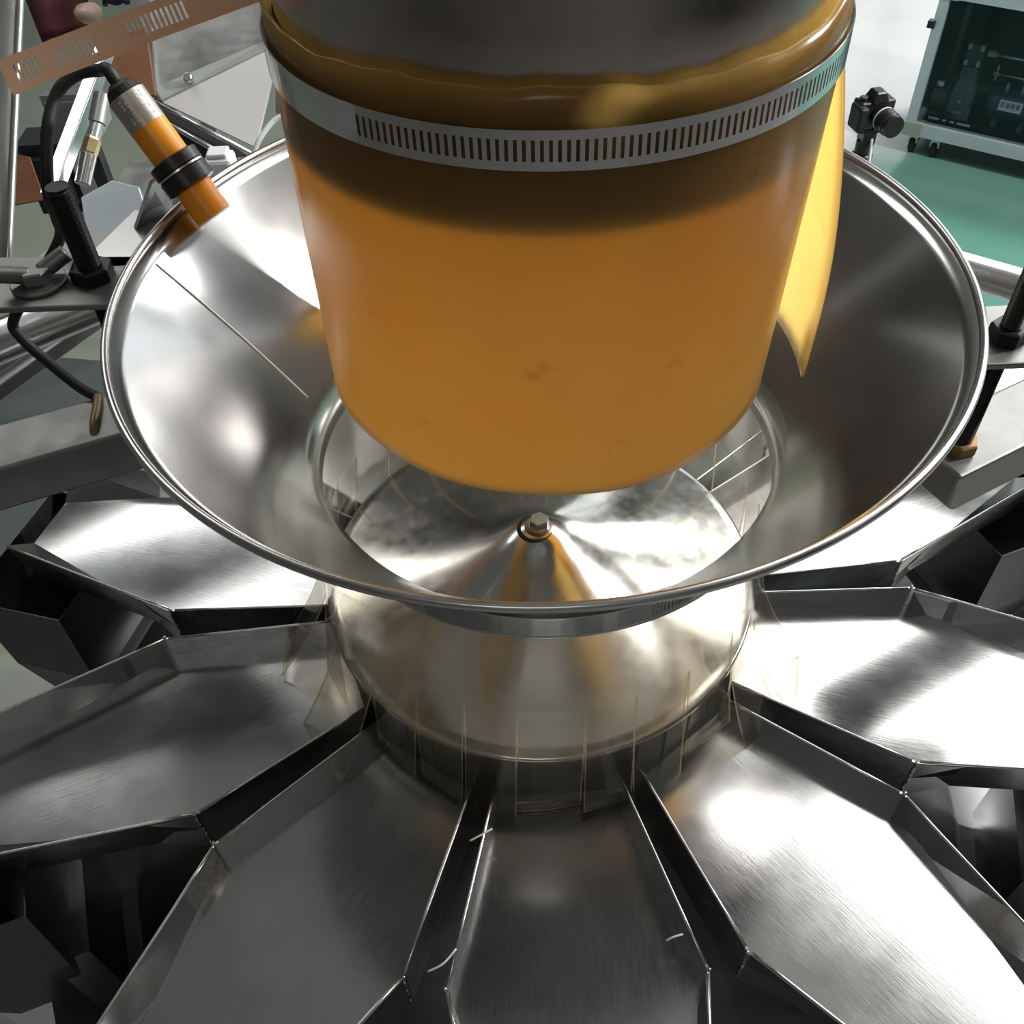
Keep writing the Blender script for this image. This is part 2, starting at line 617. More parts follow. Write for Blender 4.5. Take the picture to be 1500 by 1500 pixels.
# ------------------------------------------------------------------ weigher: body, dispersing cone
body = thing('weigher_body', (0, 0, -ZO), 'dark round weigher body standing on the floor beneath the feeder pans', 'machine')
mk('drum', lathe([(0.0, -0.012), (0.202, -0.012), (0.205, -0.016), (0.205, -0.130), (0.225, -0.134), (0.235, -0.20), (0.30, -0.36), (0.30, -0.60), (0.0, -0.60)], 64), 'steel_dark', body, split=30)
for k in range(40):
    a = 2 * PI * k / 40
    mk('drum_segment', xf(boxv(0.2045, 0.2065, -0.0135, 0.0135, -0.118, -0.020), Matrix.Rotation(a, 4, 'Z')), 'black_plastic', body)
mk('base_plate', lathe([(0.0, -0.60), (0.62, -0.60), (0.62, -0.625), (0.0, -0.625)], 64), 'steel_dark', body, split=30)
mk('gap_shade_cone', lathe([(0.232, -0.17), (0.40, -0.26), (0.52, -0.40), (0.55, -0.455), (0.66, -0.465)], 64), 'steel_dark', body, smooth=True)  # added dark cone, keeps the gaps between the pans dark
for k in range(4):
    a = R_(45 + 90 * k)
    x, y = 0.5 * math.cos(a), 0.5 * math.sin(a)
    mk('leg', boxv(x - 0.035, x + 0.035, y - 0.035, y + 0.035, -ZO, -0.625), 'steel_frame', body)

cone = thing('dispersing_cone', (0, 0, -0.05), 'polished steel dispersing cone with a bolt at its peak, under the amber chute', 'cone')
prof = [(0.0, 0.0655), (0.011, 0.0652), (0.02, 0.0635), (0.034, 0.0585), (0.05, 0.0505), (0.07, 0.0415), (0.095, 0.0315),
        (0.125, 0.0215), (0.155, 0.0130), (0.185, 0.0062), (0.205, 0.0024), (0.2150, 0.0006), (0.2172, -0.0008),
        (0.2174, -0.0060), (0.2150, -0.0062), (0.2140, -0.003), (0.18, 0.0025), (0.10, 0.025), (0.03, 0.055), (0.0, 0.058)]
mk('disc', lathe(prof, 160), 'steel_cone', cone, smooth=True)
mk('drive_shaft', lathe([(0.03, 0.05), (0.03, -0.012)], 32), 'steel_dark', cone, smooth=True)
mk('washer', lathe([(0.0, 0.0664), (0.0125, 0.0664), (0.0132, 0.0655), (0.0132, 0.0632)], 32), 'rust', cone)
mk('bolt_hole_ring', lathe([(0.0132, 0.0640), (0.0175, 0.0645), (0.0182, 0.0634)], 32, -0.003, -0.0015), 'black_void', cone)
hb_ = mk('hex_bolt', hexv((0.001, -0.001, 0.066), (0.001, -0.001, 0.0775), 0.017, 0.35), 'bolt_zinc', cone)
mk('bolt_washer', cyl((0.001, -0.001, 0.0660), (0.001, -0.001, 0.0685), 0.0108, 28, 0.0005), 'bolt_zinc', hb_)

# ------------------------------------------------------------------ the ten radial feeder pans
NP = 10
PHI0 = -PI / 2 + 0.0265
UB, VB = 0.3828, 0.1047
TB = VB / UB
ZT, ZF, ZL = -0.052, -0.082, -0.118
U0, U1 = 0.209, 0.612
pan_labels = {
    -3: 'feeder pan left of the funnel, with a bright folded wing and brushed floor',
    -2: 'dark feeder pan at the lower left, directly below the bright left-hand pan',
    -1: 'feeder pan at the bottom left, left of the pan pointing at the viewer',
    0: 'feeder pan pointing straight at the viewer, with an orange reflection on its floor',
    1: 'brightly lit feeder pan at the lower right with fine brushed scratches',
    2: 'feeder pan at the right edge with glaring white highlights',
    3: 'feeder pan at the upper right, half covered by the funnel rim',
    4: 'feeder pan at the back right, glimpsed only through the funnel opening',
    5: 'feeder pan at the very back behind the amber chute',
    -4: 'feeder pan at the back left, glimpsed only through the funnel opening',
}
PAN_MESH = {}


def pan_part(nm, part, mat):
    me = pyd(*part)
    me.materials.append(MATS[mat])
    return me


def quad_strip(rows):
    """rows of points (all the same length) -> grid"""
    n = len(rows[0])
    V = [p for r in rows for p in r]
    F = []
    for i in range(len(rows) - 1):
        for k in range(n - 1):
            F.append((i * n + k, i * n + k + 1, (i + 1) * n + k + 1, (i + 1) * n + k))
    return V, F


fw_end, fz_end = 0.034, -0.082
tv_end, tz_end = 0.066, -0.050
UM = 0.50
floor_rows = []
for u, w, z in ((U0, U0 * TB, ZF), (0.27, 0.27 * TB, ZF), (UB, VB, ZF), (0.43, 0.0902, ZF), (UM, 0.0685, ZF), (U1, fw_end, fz_end)):
    floor_rows.append([(u, -w, z), (u, -w * 0.33, z), (u, w * 0.33, z), (u, w, z)])
specs = {'pan_floor': (quad_strip(floor_rows), 'steel_pan', 0.0015)}
for s, nm in ((-1, 'a'), (1, 'b')):
    rows = [[(u, s * u * TB, ZF), (u, s * u * TB, ZT)] for u in (U0, 0.27, UB)]
    specs['side_wall' + nm] = (quad_strip(rows), 'steel_wall', 0.0015)
    tv = lambda u: VB + (tv_end - VB) * (u - UB) / (U1 - UB)
    tz = lambda u: ZT + (tz_end - ZT) * (u - UB) / (U1 - UB)
    rows = [[(u, s * w, z), (u, s * tv(u), tz(u))] for u, w, z in ((UB, VB, ZF), (0.43, 0.0902, ZF), (UM, 0.0685, ZF), (U1, fw_end, fz_end))]
    specs['flared_wing' + nm] = (quad_strip(rows), 'steel_pan', 0.0015)
    rows = [[(u, s * (u * TB + 0.0008), ZT), (u, s * (u * TB + 0.0008), ZL)] for u in (U0, 0.27, UB)]
    rows += [[(u, s * (tv(u) + 0.0008), tz(u)), (u, s * (tv(u) - 0.012), ZL + 0.004)] for u in (0.43, UM, U1)]
    specs['outer_skirt' + nm] = (quad_strip(rows), 'steel_wall', 0.0012)


def pan_edge(s, which):
    pts = [(U0, s * U0 * TB, ZT), (0.27, s * 0.27 * TB, ZT), (UB - 0.004, s * (VB - 0.001), ZT)]
    a = tubepath(pts, 0.0014, 8, 2)
    pts = [(UB + 0.003, s * (VB - 0.001), ZT), (UM, s * tv(UM), tz(UM)), (U1, s * tv_end, tz_end)]
    b = tubepath(pts, 0.0014, 8, 3)
    return b if which else a


def weld(s):
    pts = [(UB + random.uniform(-.0006, .0006), s * (VB + 0.0012) + random.uniform(-.0006, .0006), ZT + 0.002 - i * 0.0035) for i in range(19)]
    V, F = tubepath(pts, 0.0017, 6, 2)
    V = [(x + random.uniform(-.0005, .0005), y + random.uniform(-.0005, .0005), z) for x, y, z in V]
    return V, F


for s, nm in ((-1, 'a'), (1, 'b')):
    specs['rolled_edge' + nm] = (pan_edge(s, 0), 'steel_rim', 0)
    specs['wing_edge' + nm] = (pan_edge(s, 1), 'steel_rim', 0)
    specs['weld_seam' + nm] = (weld(s), 'steel_wall', 0)
for key, (part, mat, t) in specs.items():
    PAN_MESH[key] = (pan_part(key, part, mat), t)
for k in range(-4, 6):
    ang = PHI0 + k * 2 * PI / NP
    t = thing('feeder_pan', (0, 0, ZL), pan_labels[k], 'pan', 'radial feeder pans around the cone')
    t.rotation_euler = (0, 0, ang)
    made = {}
    for key, (me, th) in PAN_MESH.items():
        nm = key if key == 'pan_floor' else key[:-1]
        o = bpy.data.objects.new(nm, me)
        COL.objects.link(o)
        made[key] = o
        sup = {'rolled_edge': 'side_wall', 'weld_seam': 'side_wall', 'wing_edge': 'flared_wing'}.get(nm)
        if sup:
            o.parent = made[sup + key[-1]]
        else:
            o.parent = t
            o.location = (0, 0, -ZL)
        if th:
            solidify(o, th, 0)
        if nm in ('rolled_edge', 'weld_seam', 'wing_edge'):
            for p in me.polygons:
                p.use_smooth = True

# feed hoppers hanging below the pan tips
for k in (-3, -2, 2, 3):
    ang = PHI0 + k * 2 * PI / NP
    t = thing('feed_hopper', (0, 0, -0.44), {-3: 'dark feed hopper below the tip of the bright left pan', -2: 'dark feed hopper below the tip of the lower left pan',
               2: 'feed hopper below the tip of the glaring right pan', 3: 'feed hopper below the tip of the upper right pan'}[k], 'hopper', 'feed hoppers below the pans')
    t.rotation_euler = (0, 0, ang)
    V = []
    for z, x0, x1, w in ((-0.14, 0.565, 0.695, 0.095), (-0.28, 0.575, 0.69, 0.09), (-0.43, 0.60, 0.68, 0.055)):
        V += [(x0, -w, z), (x1, -w, z), (x1, w, z), (x0, w, z)]
    F = []
    for j in range(2):
        for i in range(4):
            F.append((j * 4 + i, j * 4 + (i + 1) % 4, (j + 1) * 4 + (i + 1) % 4, (j + 1) * 4 + i))
    me = pyd(V, F); me.transform(Matrix.Translation((0, 0, 0.44))); me.materials.append(MATS['steel_dark'])
    o = bpy.data.objects.new('hopper_body', me); COL.objects.link(o); o.parent = t; solidify(o, 0.002, 0)
    me = pyd(*boxv(0.56, 0.60, -0.075, 0.075, -0.44, -0.30)); me.transform(Matrix.Translation((0, 0, 0.44))); me.materials.append(MATS['steel_wall'])
    o = bpy.data.objects.new('hopper_gate', me); COL.objects.link(o); o.parent = t

# ------------------------------------------------------------------ the collecting funnel
funnel = thing('collecting_funnel', (0, 0, 0.165), 'large polished steel collecting funnel with a rolled rim, around the amber chute', 'funnel')
HX, RX = 0.0075, 0.0027


def fc(z):
    t = (z - 0.194) / (0.3587 - 0.194)
    return HX + (RX - HX) * t


fp = []
N = 14
for i in range(N + 1):
    t = i / N
    z = 0.194 + t * (0.3560 - 0.194)
    r = 0.2012 + t * (0.3170 - 0.2012) - 0.004 * math.sin(PI * t)
    fp.append((r, z, fc(z), 0))
mk('bowl', lathe([(0.2012, 0.165, HX, 0), (0.2012, 0.180, HX, 0)] + fp, 180), 'steel_bowl', funnel, smooth=True)
solidify(bpy.data.objects['bowl'], 0.0018, 0)
rim = []
for i in range(13):
    a = -PI * 0.62 + 2 * PI * i / 12
    rim.append((0.3178 + 0.0030 * math.cos(a), 0.3560 + 0.0036 * math.sin(a), fc(0.3587), 0))
mk('rolled_rim', lathe(rim[:-1], 180, closed=True), 'steel_rim', funnel, smooth=True)
# weld line down the inside of the bowl
A, B = Vector((-0.3005, 0.0500, 0.3460)), Vector((-0.2020, 0.0285, 0.2130))
seam = []
for i in range(9):
    t = i / 8
    z = A.z + (B.z - A.z) * t
    tt = (z - 0.194) / 0.162
    r = 0.2012 + tt * (0.3170 - 0.2012) - 0.004 * math.sin(PI * tt) - 0.0016
    az = math.atan2(0.0500, -0.3030)
    seam.append((fc(z) + r * math.cos(az), r * math.sin(az), z))
mk('weld_line', tubepath(seam, 0.0010, 6, 3), 'weld_metal', funnel, smooth=True)

# ------------------------------------------------------------------ slotted hose clamps
def ring_path(R, z, cx, cy, a0, a1):
    return (lambda s: (cx + R * math.cos(s), cy + R * math.sin(s), z), lambda s: (0, 0, 1), a0, a1, R_(3))


clampf = thing('hose_clamp', (0, 0, 0.166), 'dark steel hose clamp below the funnel rim, slotted on its right side', 'clamp')
sl = [R_(-70) + i * 0.0165 for i in range(40)]
o = mk('band', slotted(ring_path(0.2055, 0.1815, HX, 0, 0.0 - PI, PI), 0.0115, sl, 0.0075, 0.0125), 'steel_band', clampf)
solidify(o, 0.0008, 1)
mk('edge_fold', merge(lathe([(0.2068, 0.1690, HX, 0), (0.2072, 0.1700, HX, 0), (0.2064, 0.1712, HX, 0)], 140), lathe([(0.2064, 0.1918, HX, 0), (0.2072, 0.193, HX, 0), (0.2066, 0.194, HX, 0)], 140)), 'steel_band', clampf, smooth=True)
mk('worm_housing', xf(boxv(-0.016, 0.016, -0.007, 0.007, -0.009, 0.009), frame((HX + 0.212 * math.cos(R_(100)), 0.212 * math.sin(R_(100)), 0.1815), (-math.sin(R_(100)), math.cos(R_(100)), 0))), 'steel_band', clampf)

# ------------------------------------------------------------------ clear film skirt around the cone
skirt = thing('film_skirt', (0, 0, -0.09), 'clear yellowish plastic film skirt hanging from the funnel neck, slit into strips', 'skirt')
ZS = 0.075
rows = [(0.2035, 0.190, HX, 0), (0.2040, 0.165, HX, 0), (0.2085, 0.13, HX * .8, 0), (0.2135, ZS, HX * .5, 0)]
o = mk('film_collar', lathe(rows, 120), 'clear_film', skirt, smooth=True, mats=['clear_film', 'film_edge'])
md = solidify(o, 0.0008, 0, 1)
md.use_rim = False
NS = 26
JIT = [random.uniform(-.05, .05) for _ in range(NS)]
for i in range(NS):
    a0 = 2 * PI * i / NS + 0.0006 + JIT[i]
    a1 = 2 * PI * (i + 1) / NS - 0.0006 + JIT[(i + 1) % NS]
    flare = random.uniform(0.000, 0.012)
    L = random.uniform(0.125, 0.160)
    d = math.degrees(2 * PI * (i + .5) / NS) % 360
    for da, fl_, ln_ in ((213, 0.055, 0.165), (262, 0.018, 0.215), (298, 0.020, 0.225), (322, 0.045, 0.17), (334, 0.06, 0.165), (346, 0.05, 0.16), (185, 0.05, 0.15)):
        if abs(d - da) < 6.1:
            flare, L = fl_, ln_
    tw = random.uniform(-0.006, 0.006)
    grid = []
    for j in range(9):
        t = j / 8
        z = ZS - 0.0005 - t * L
        row = []
        for k in range(5):
            s = (0, 0.022, 0.5, 0.978, 1)[k]
            a = a0 + (a1 - a0) * s
            # over the disc's edge the strip spreads out onto the pans
            r = 0.2135 + 0.0075 * min(1, t / 0.45) + (flare + tw * (s - .5) * 2) * max(0, t - 0.25) ** 1.4 * 1.6
            cx = HX * .5 * (1 - t)
            row.append((cx + r * math.cos(a), r * math.sin(a), z))
        grid.append(row)
    nj, nk = len(grid), 5
    V, F, MI = [], [], []
    for lay in (0.0004, -0.0004):
        for row in grid:
            for p in row:
                rr = math.hypot(p[0], p[1])
                V.append((p[0] * (1 + lay / rr), p[1] * (1 + lay / rr), p[2]))
    n0 = nj * nk
    for lay in (0, 1):
        for jj in range(nj - 1):
            for kk in range(nk - 1):
                q = [lay * n0 + jj * nk + kk, lay * n0 + jj * nk + kk + 1, lay * n0 + (jj + 1) * nk + kk + 1, lay * n0 + (jj + 1) * nk + kk]
                F.append(tuple(q if lay else q[::-1])); MI.append(1 if kk in (0, nk - 2) else 0)
    for kk in (0, nk - 1):
        for jj in range(nj - 1):
            a_, b_ = jj * nk + kk, (jj + 1) * nk + kk
            F.append((a_, b_, n0 + b_, n0 + a_)); MI.append(1)
    for kk in range(nk - 1):
        a_, b_ = (nj - 1) * nk + kk, (nj - 1) * nk + kk + 1
        F.append((a_, b_, n0 + b_, n0 + a_)); MI.append(1)
    o = mk('film_strip', (V, F), 'clear_film', skirt, mats=['clear_film', 'film_edge'])
    for p, mi in zip(o.data.polygons, MI):
        p.material_index = mi
        p.use_smooth = mi == 0

# ------------------------------------------------------------------ the amber chute and the steel tube it is clamped on
tube = thing('infeed_tube', (0.016, 0, 0.49), 'steel infeed tube at the top, dented and stained, inside the amber chute', 'tube')


def cx_at(z):
    t = (z - 0.30) / 0.27
    return 0.009 + 0.007 * t, -0.008 + 0.008 * t


tp = []
for z, r in ((0.490, 0.1655), (0.52, 0.1665), (0.55, 0.1675), (0.572, 0.1680), (0.584, 0.1700), (0.594, 0.1692), (0.62, 0.1680), (0.70, 0.168), (0.80, 0.168), (0.95, 0.168), (1.10, 0.168)):
    x, y = cx_at(min(z, 0.60))
    tp.append((r, z, x, y))
o = mk('tube_wall', lathe(tp, 128), 'steel_tube', tube, smooth=True)
solidify(o, 0.002, -1)
sp = []
for z, r in ((0.4905, 0.1660), (0.4905, 0.1672), (0.52, 0.1692), (0.555, 0.1694), (0.560, 0.1684)):
    x, y = cx_at(z)
    sp.append((r, z, x, y))
mk('tube_shade_ring', lathe(sp, 128), 'tube_shade_brown', tube, smooth=True)  # added dark ring, stands for the tube's shade behind the sleeve

chute = thing('chute_sleeve', (0.009, 0, 0.292), 'translucent amber polyurethane chute sleeve hanging over the cone', 'chute')
zt = lambda a: 0.5670 + 0.0018 * math.sin(3 * a + 1) + 0.0010 * math.sin(11 * a) + 0.0006 * math.sin(29 * a) + (0.05 * max(0, math.cos(a - R_(5))) ** 6)
V, F = [], []
NSG, NR = 160, 24
for j in range(NR + 1):
    for i in range(NSG):
        a = 2 * PI * i / NSG
        t = j / NR
        zb = 0.2945 + 0.0012 * math.sin(7 * a + .4) + 0.002 * math.sin(2 * a)
        z = zb + (zt(a) - zb) * t
        x, y = cx_at(z)
        r = 0.1672 + 0.0050 * min(1, max(0, (z - 0.30) / 0.22)) + 0.0006 * math.sin(5 * a + 9 * z)
        V.append((x + r * math.cos(a), y + r * math.sin(a), z))
for j in range(NR):
    for i in range(NSG):
        i2 = (i + 1) % NSG
        F.append((j * NSG + i, j * NSG + i2, (j + 1) * NSG + i2, (j + 1) * NSG + i))
o = mk('sleeve', (V, F), 'amber_pu', chute, smooth=True)
solidify(o, 0.0022, 1)
# the loose end of the rolled sheet, standing off on the right
rows = []
for j in range(19):
    t = j / 18
    z = 0.532 - t * (0.532 - 0.298)
    x, y = cx_at(z)
    R0 = 0.1672 + 0.0050 * min(1, max(0, (z - 0.30) / 0.22)) + 0.0028
    row = []
    for k in range(15):
        s = k / 14
        a = R_(75) + (R_(-8 - 10 * t) - R_(75)) * s
        pe = 0.029 * math.sin(PI / 2 * min(1, t * 1.25)) * s ** 2.2
        r = R0 + pe
        row.append((x + r * math.cos(a), y + r * math.sin(a), z + 0.004 * (1 - s)))
    rows.append(row)
o = mk('loose_flap', quad_strip(rows), 'amber_pu', chute, smooth=True)
solidify(o, 0.0024, 0)

clampc = thing('hose_clamp', (0.015, 0, 0.528), 'bright slotted steel hose clamp around the amber chute', 'clamp')
zc = 0.5395
x, y = cx_at(zc)
sl = [R_(-128.5) + i * 0.0250 for i in range(86)]
o = mk('band', slotted(ring_path(0.1762, zc, x, y, -PI, PI), 0.0105, sl, 0.0108, 0.0112), 'steel_band', clampc)
solidify(o, 0.0008, 1)
mk('worm_housing', xf(boxv(-0.016, 0.016, -0.007, 0.007, -0.009, 0.009), frame((x + 0.186 * math.cos(R_(155)), y + 0.186 * math.sin(R_(155)), zc), (-math.sin(R_(155)), math.cos(R_(155)), 0))), 'steel_band', clampc)

# free tail of a second clamp band, chute's orange reflection painted in, at the upper left
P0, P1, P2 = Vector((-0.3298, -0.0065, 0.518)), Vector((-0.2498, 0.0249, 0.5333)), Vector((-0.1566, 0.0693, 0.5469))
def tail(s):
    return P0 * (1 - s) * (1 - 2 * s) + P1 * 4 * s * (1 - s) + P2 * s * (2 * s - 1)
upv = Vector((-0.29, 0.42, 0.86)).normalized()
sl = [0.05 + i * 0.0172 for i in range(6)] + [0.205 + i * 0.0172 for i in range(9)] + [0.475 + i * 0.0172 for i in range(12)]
tl = thing('clamp_tail', (-0.25, 0.02, 0.50), 'slotted steel clamp tail with orange reflection painted in, slanting across the upper left corner', 'clamp band')
o = mk('strap', slotted((tail, lambda s: upv, 0.0, 1.0, 0.03), 0.0105, sl, 0.0085, 0.0105), 'copper_and_orange_reflection', tl)
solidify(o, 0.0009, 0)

# ------------------------------------------------------------------ support arms, posts and plates
def arm(name, e, d, L, w, h, zt_, label):
    t = thing(name, (e[0], e[1], zt_ - h), label, 'beam')
    d = Vector((d[0], d[1], 0)).normalized()
    n = Vector((-d.y, d.x, 0))
    prof_ = [(0, -h + 0.012), (0.012, -h), (L, -h), (L, 0), (0, 0)]
    V, F = [], []
    for sy in (-w / 2, w / 2):
        for a, z in prof_:
            p = Vector((e[0], e[1], zt_)) + d * a + n * sy
            V.append((p.x, p.y, zt_ + z))
    F = [tuple(range(5)), tuple(reversed(range(5, 10)))] + [(i, 5 + i, 5 + (i + 1) % 5, (i + 1) % 5) for i in range(5)]
    o = mk('box_section', (V, F), 'steel_arm', t)
    bevel(o, 0.003)
    p = Vector((e[0], e[1], 0)) + d * (L - 0.012)
    mk('end_plate', xf(boxv(-0.012, 0.012, -w, w, -h - 0.03, 0.03), frame((p.x, p.y, zt_), d)), 'steel_frame', t)
    p = Vector((e[0], e[1], 0)) + d * (L + 0.021)
    mk('column', xf(boxv(-0.02, 0.02, -0.02, 0.02, -ZO, zt_ + 0.02), frame((p.x, p.y, 0), d)), 'steel_frame', t)
    return t


arm('support_arm', (0.352, -0.022), (0.89, 0.455), 0.38, 0.066, 0.05, 0.16, 'brightly lit steel support arm right of the funnel, carrying a threaded rod')
arm('support_arm', (-0.372, 0.100), (-0.93, -0.36), 0.62, 0.066, 0.05, 0.16, 'grey steel support arm left of the funnel, running out of the frame')


def post(x, y, z0, z1, zp, label, rr):
    t = thing('threaded_post', (x, y, z0), label, 'rod')
    mk('threaded_rod', threaded((x, y, z0), (x, y, z1), rr), 'black_thread', t)
    mk('nut', hexv((x, y, z0), (x, y, z0 + 0.012), rr * 3.0), 'rust', t)
    mk('nut', hexv((x, y, zp + 0.0), (x, y, zp + 0.013), rr * 3.1, 0.6), 'black_thread', t)
    mk('nut', hexv((x, y, zp - 0.020), (x, y, zp - 0.007), rr * 3.1, 0.1), 'black_thread', t)
    return t


post(-0.379, 0.103, 0.16, 0.388, 0.302, 'black threaded post through the plate left of the funnel', 0.0105)
post(0.378, -0.015, 0.16, 0.405, 0.282, 'black threaded rod rising between arm and plate right of the funnel', 0.0085)


def fplate(pts, z1, t, label):
    o = mk('funnel_bracket', prism(pts, z1 - t, z1), 'steel_arm')
    bevel(o, 0.0015)
    return tag(o, label, 'bracket')


fplate([(-0.275, 0.060), (-0.275, 0.130), (-0.56, 0.150), (-0.56, 0.066)], 0.302, 0.006, 'flat steel bracket plate left of the funnel under the black post')
fplate([(0.275, -0.045), (0.56, -0.050), (0.56, 0.03), (0.275, 0.03)], 0.282, 0.006, 'flat steel bracket plate right of the funnel around the threaded rod')

# wing bolts on the plates
def wing(x, y, z, ang, label):
    t = thing('wing_bolt', (x, y, z), label, 'bolt')
    mk('washer', cyl((x, y, z), (x, y, z + 0.004), 0.024, 28, 0.001), 'steel_arm', t)
    mk('bolt_head', hexv((x, y, z + 0.004), (x, y, z + 0.016), 0.026), 'steel_arm', t)
    for s in (-1, 1):
        d = Vector((math.cos(ang), math.sin(ang), 0)) * s
        c = Vector((x, y, z + 0.010))
        mk('wing', tubepath([c + d * 0.006, c + d * 0.020 + Vector((0, 0, .006)), c + d * 0.030 + Vector((0, 0, .010))], 0.0075, 10, 5), 'steel_arm', t, smooth=True)
    return t


wing(-0.425, 0.098, 0.302, 0.5, 'worn grey wing bolt on the left bracket plate')
wing(0.432, -0.005, 0.282, 1.2, 'dark wing bolt on the right bracket plate')

# ------------------------------------------------------------------ photoelectric sensor
S0, S1 = Vector((-0.3158, 0.1448, 0.4398)), Vector((-0.2617, 0.1080, 0.3515))
ax = (S1 - S0).normalized(); SL = (S1 - S0).length
sens = thing('photoelectric_sensor', S1, 'orange barrel sensor with black nuts pointing down into the funnel', 'sensor')
P = lambda t: S0 + ax * (SL * t)
sr = 0.0158
mk('cable_boot', rod(P(-0.10), P(0.02), [(0.0075, 0), (0.0125, .004), (0.0160, SL * .12)], 24), 'black_rubber', sens, smooth=False)
lab = mk('label_sleeve', cyl(P(0.0), P(0.24), sr * 1.01, 32), 'label_silver', sens, split=40)
mk('barrel', cyl(P(0.22), P(0.99), sr, 32, 0.0005), 'orange_plastic', sens, split=40)
mk('locknut', rod(P(0.50), P(0.60), [(0.0195, 0), (0.0214, .001), (0.0214, SL * .1 - .001), (0.0195, SL * .1)], 32), 'black_plastic', sens, split=40)
mk('washer', cyl(P(0.60), P(0.615), 0.0210, 32), 'steel_bright', sens, split=40)
mk('locknut', rod(P(0.615), P(0.74), [(0.0195, 0), (0.0214, .001), (0.0214, SL * .125 - .001), (0.0195, SL * .125)], 32), 'black_plastic', sens, split=40)
mk('lens_face', cyl(P(0.985), P(1.0), sr * 0.97, 32), 'label_print', sens, split=40)
# printed marks on the label sleeve
mfr = along(P(0.0), P(1.0))
prm = []
camdir = (Vector((-0.0249, -0.6238, 0.7652)) - P(0.1))
camloc = mfr.inverted().to_3x3() @ camdir
ca = math.atan2(camloc.y, camloc.x)
for row, aa in enumerate((-0.75, -0.45, 0.2, 0.5)):
    for i in range(7):
        if random.random() < 0.25:
            continue
        tz = SL * (0.035 + 0.027 * i)
        a = ca + aa
        w_, h_ = 0.0010, random.uniform(0.0008, 0.0016)
        c = Vector(((sr * 1.012) * math.cos(a), (sr * 1.012) * math.sin(a), tz))
        m_ = mfr @ frame(c, (-math.sin(a), math.cos(a), 0), (0, 0, 1))
        prm.append(xf(boxv(-h_, h_, -0.0002, 0.0002, -w_, w_), m_))
mk('print', merge(*prm), 'label_print', lab)
# cable arching from the boot down behind the plate
ctop = P(-0.09)
cab = [ctop, ctop - ax * 0.012, (-0.3422, 0.1772, 0.4474), (-0.3616, 0.1795, 0.4445), (-0.3790, 0.1690, 0.4349), (-0.3888, 0.1468, 0.4144), (-0.3948, 0.1302, 0.3881),
       (-0.4010, 0.1282, 0.3656), (-0.412, 0.148, 0.335), (-0.43, 0.172, 0.300), (-0.4700, 0.170, 0.255), (-0.505, 0.166, 0.2174), (-0.5000, 0.158, 0.201), (-0.4789, 0.1452, 0.1819), (-0.4464, 0.1216, 0.1672), (-0.4267, 0.1109, 0.1620)]
tag(mk('sensor_cable', tubepath(cab, 0.0052, 12, 8), 'black_rubber', smooth=True), 'black cable arching from the orange sensor down past the plate', 'cable')
# holder bracket of the sensor
hb = thing('sensor_holder', (-0.36, 0.16, 0.302), 'bent steel strip holding the orange sensor beside the funnel rim', 'bracket')
c = P(0.607)
q = c + Vector((-0.030, 0.040, 0.0))
mk('strip', plate([c + Vector((-.03, .006, -.012)), c + Vector((-.012, .032, -.006)), Vector((-0.335, 0.205, 0.302)), Vector((-0.362, 0.182, 0.302))], 0.003), 'steel_bright', hb)
mk('foot', prism([(-0.33, 0.12), (-0.30, 0.215), (-0.37, 0.215), (-0.40, 0.12)], 0.296, 0.302), 'steel_frame', hb)

# amber glue run where the cable meets the left arm
tag(mk('glue_run', tubepath([(-0.428, 0.1125, 0.1630), (-0.424, 0.098, 0.1635), (-0.420, 0.071, 0.163), (-0.4180, 0.0590, 0.155), (-0.4170, 0.0575, 0.120)], 0.0042, 10, 5), 'glue_amber', smooth=True), 'brownish dried glue run down the left support arm', 'glue')

# ------------------------------------------------------------------ rails and frame members close behind the machine
def rail(p, q, r, mat, label, cat='rail'):
    o = mk('guard_rail', cyl(p, q, r, 28), mat, split=40)
    return tag(o, label, cat)


rail((0.40, 0.445, 0.10), (0.98, 0.02, 0.10), 0.020, 'steel_bright', 'shiny round steel rail behind the right side of the funnel')
rail((-0.93, 0.12, 0.07), (-0.35, 0.55, 0.07), 0.026, 'steel_bright', 'shiny round steel rail behind the left side of the funnel')


def bar(p, q, w, h, mat, label, name='frame_bar', cat='bar'):
    L = (Vector(q) - Vector(p)).length
    o = mk(name, xf(boxv(-w / 2, w / 2, -h / 2, h / 2, 0, L), along(p, q)), mat)
    bevel(o, min(w, h) * 0.08)
    return tag(o, label, cat)


bar((-1.02, 0.28, -0.16), (-0.56, 0.66, -0.02), 0.022, 0.022, 'steel_frame', 'grey slanting frame bar beyond the left support arm, upper one')
bar((-1.10, 0.16, -0.20), (-0.60, 0.60, -0.06), 0.022, 0.022, 'steel_frame', 'grey slanting frame bar beyond the left support arm, lower one')
o = mk('side_panel', plate([(-1.30, 0.42, -0.46), (-0.72, 0.40, -0.46), (-0.70, 0.95, -0.46), (-1.05, 1.02, -0.46)], 0.006), 'teal_panel')
tag(o, 'dark teal-grey panel below the cable at the left', 'panel')

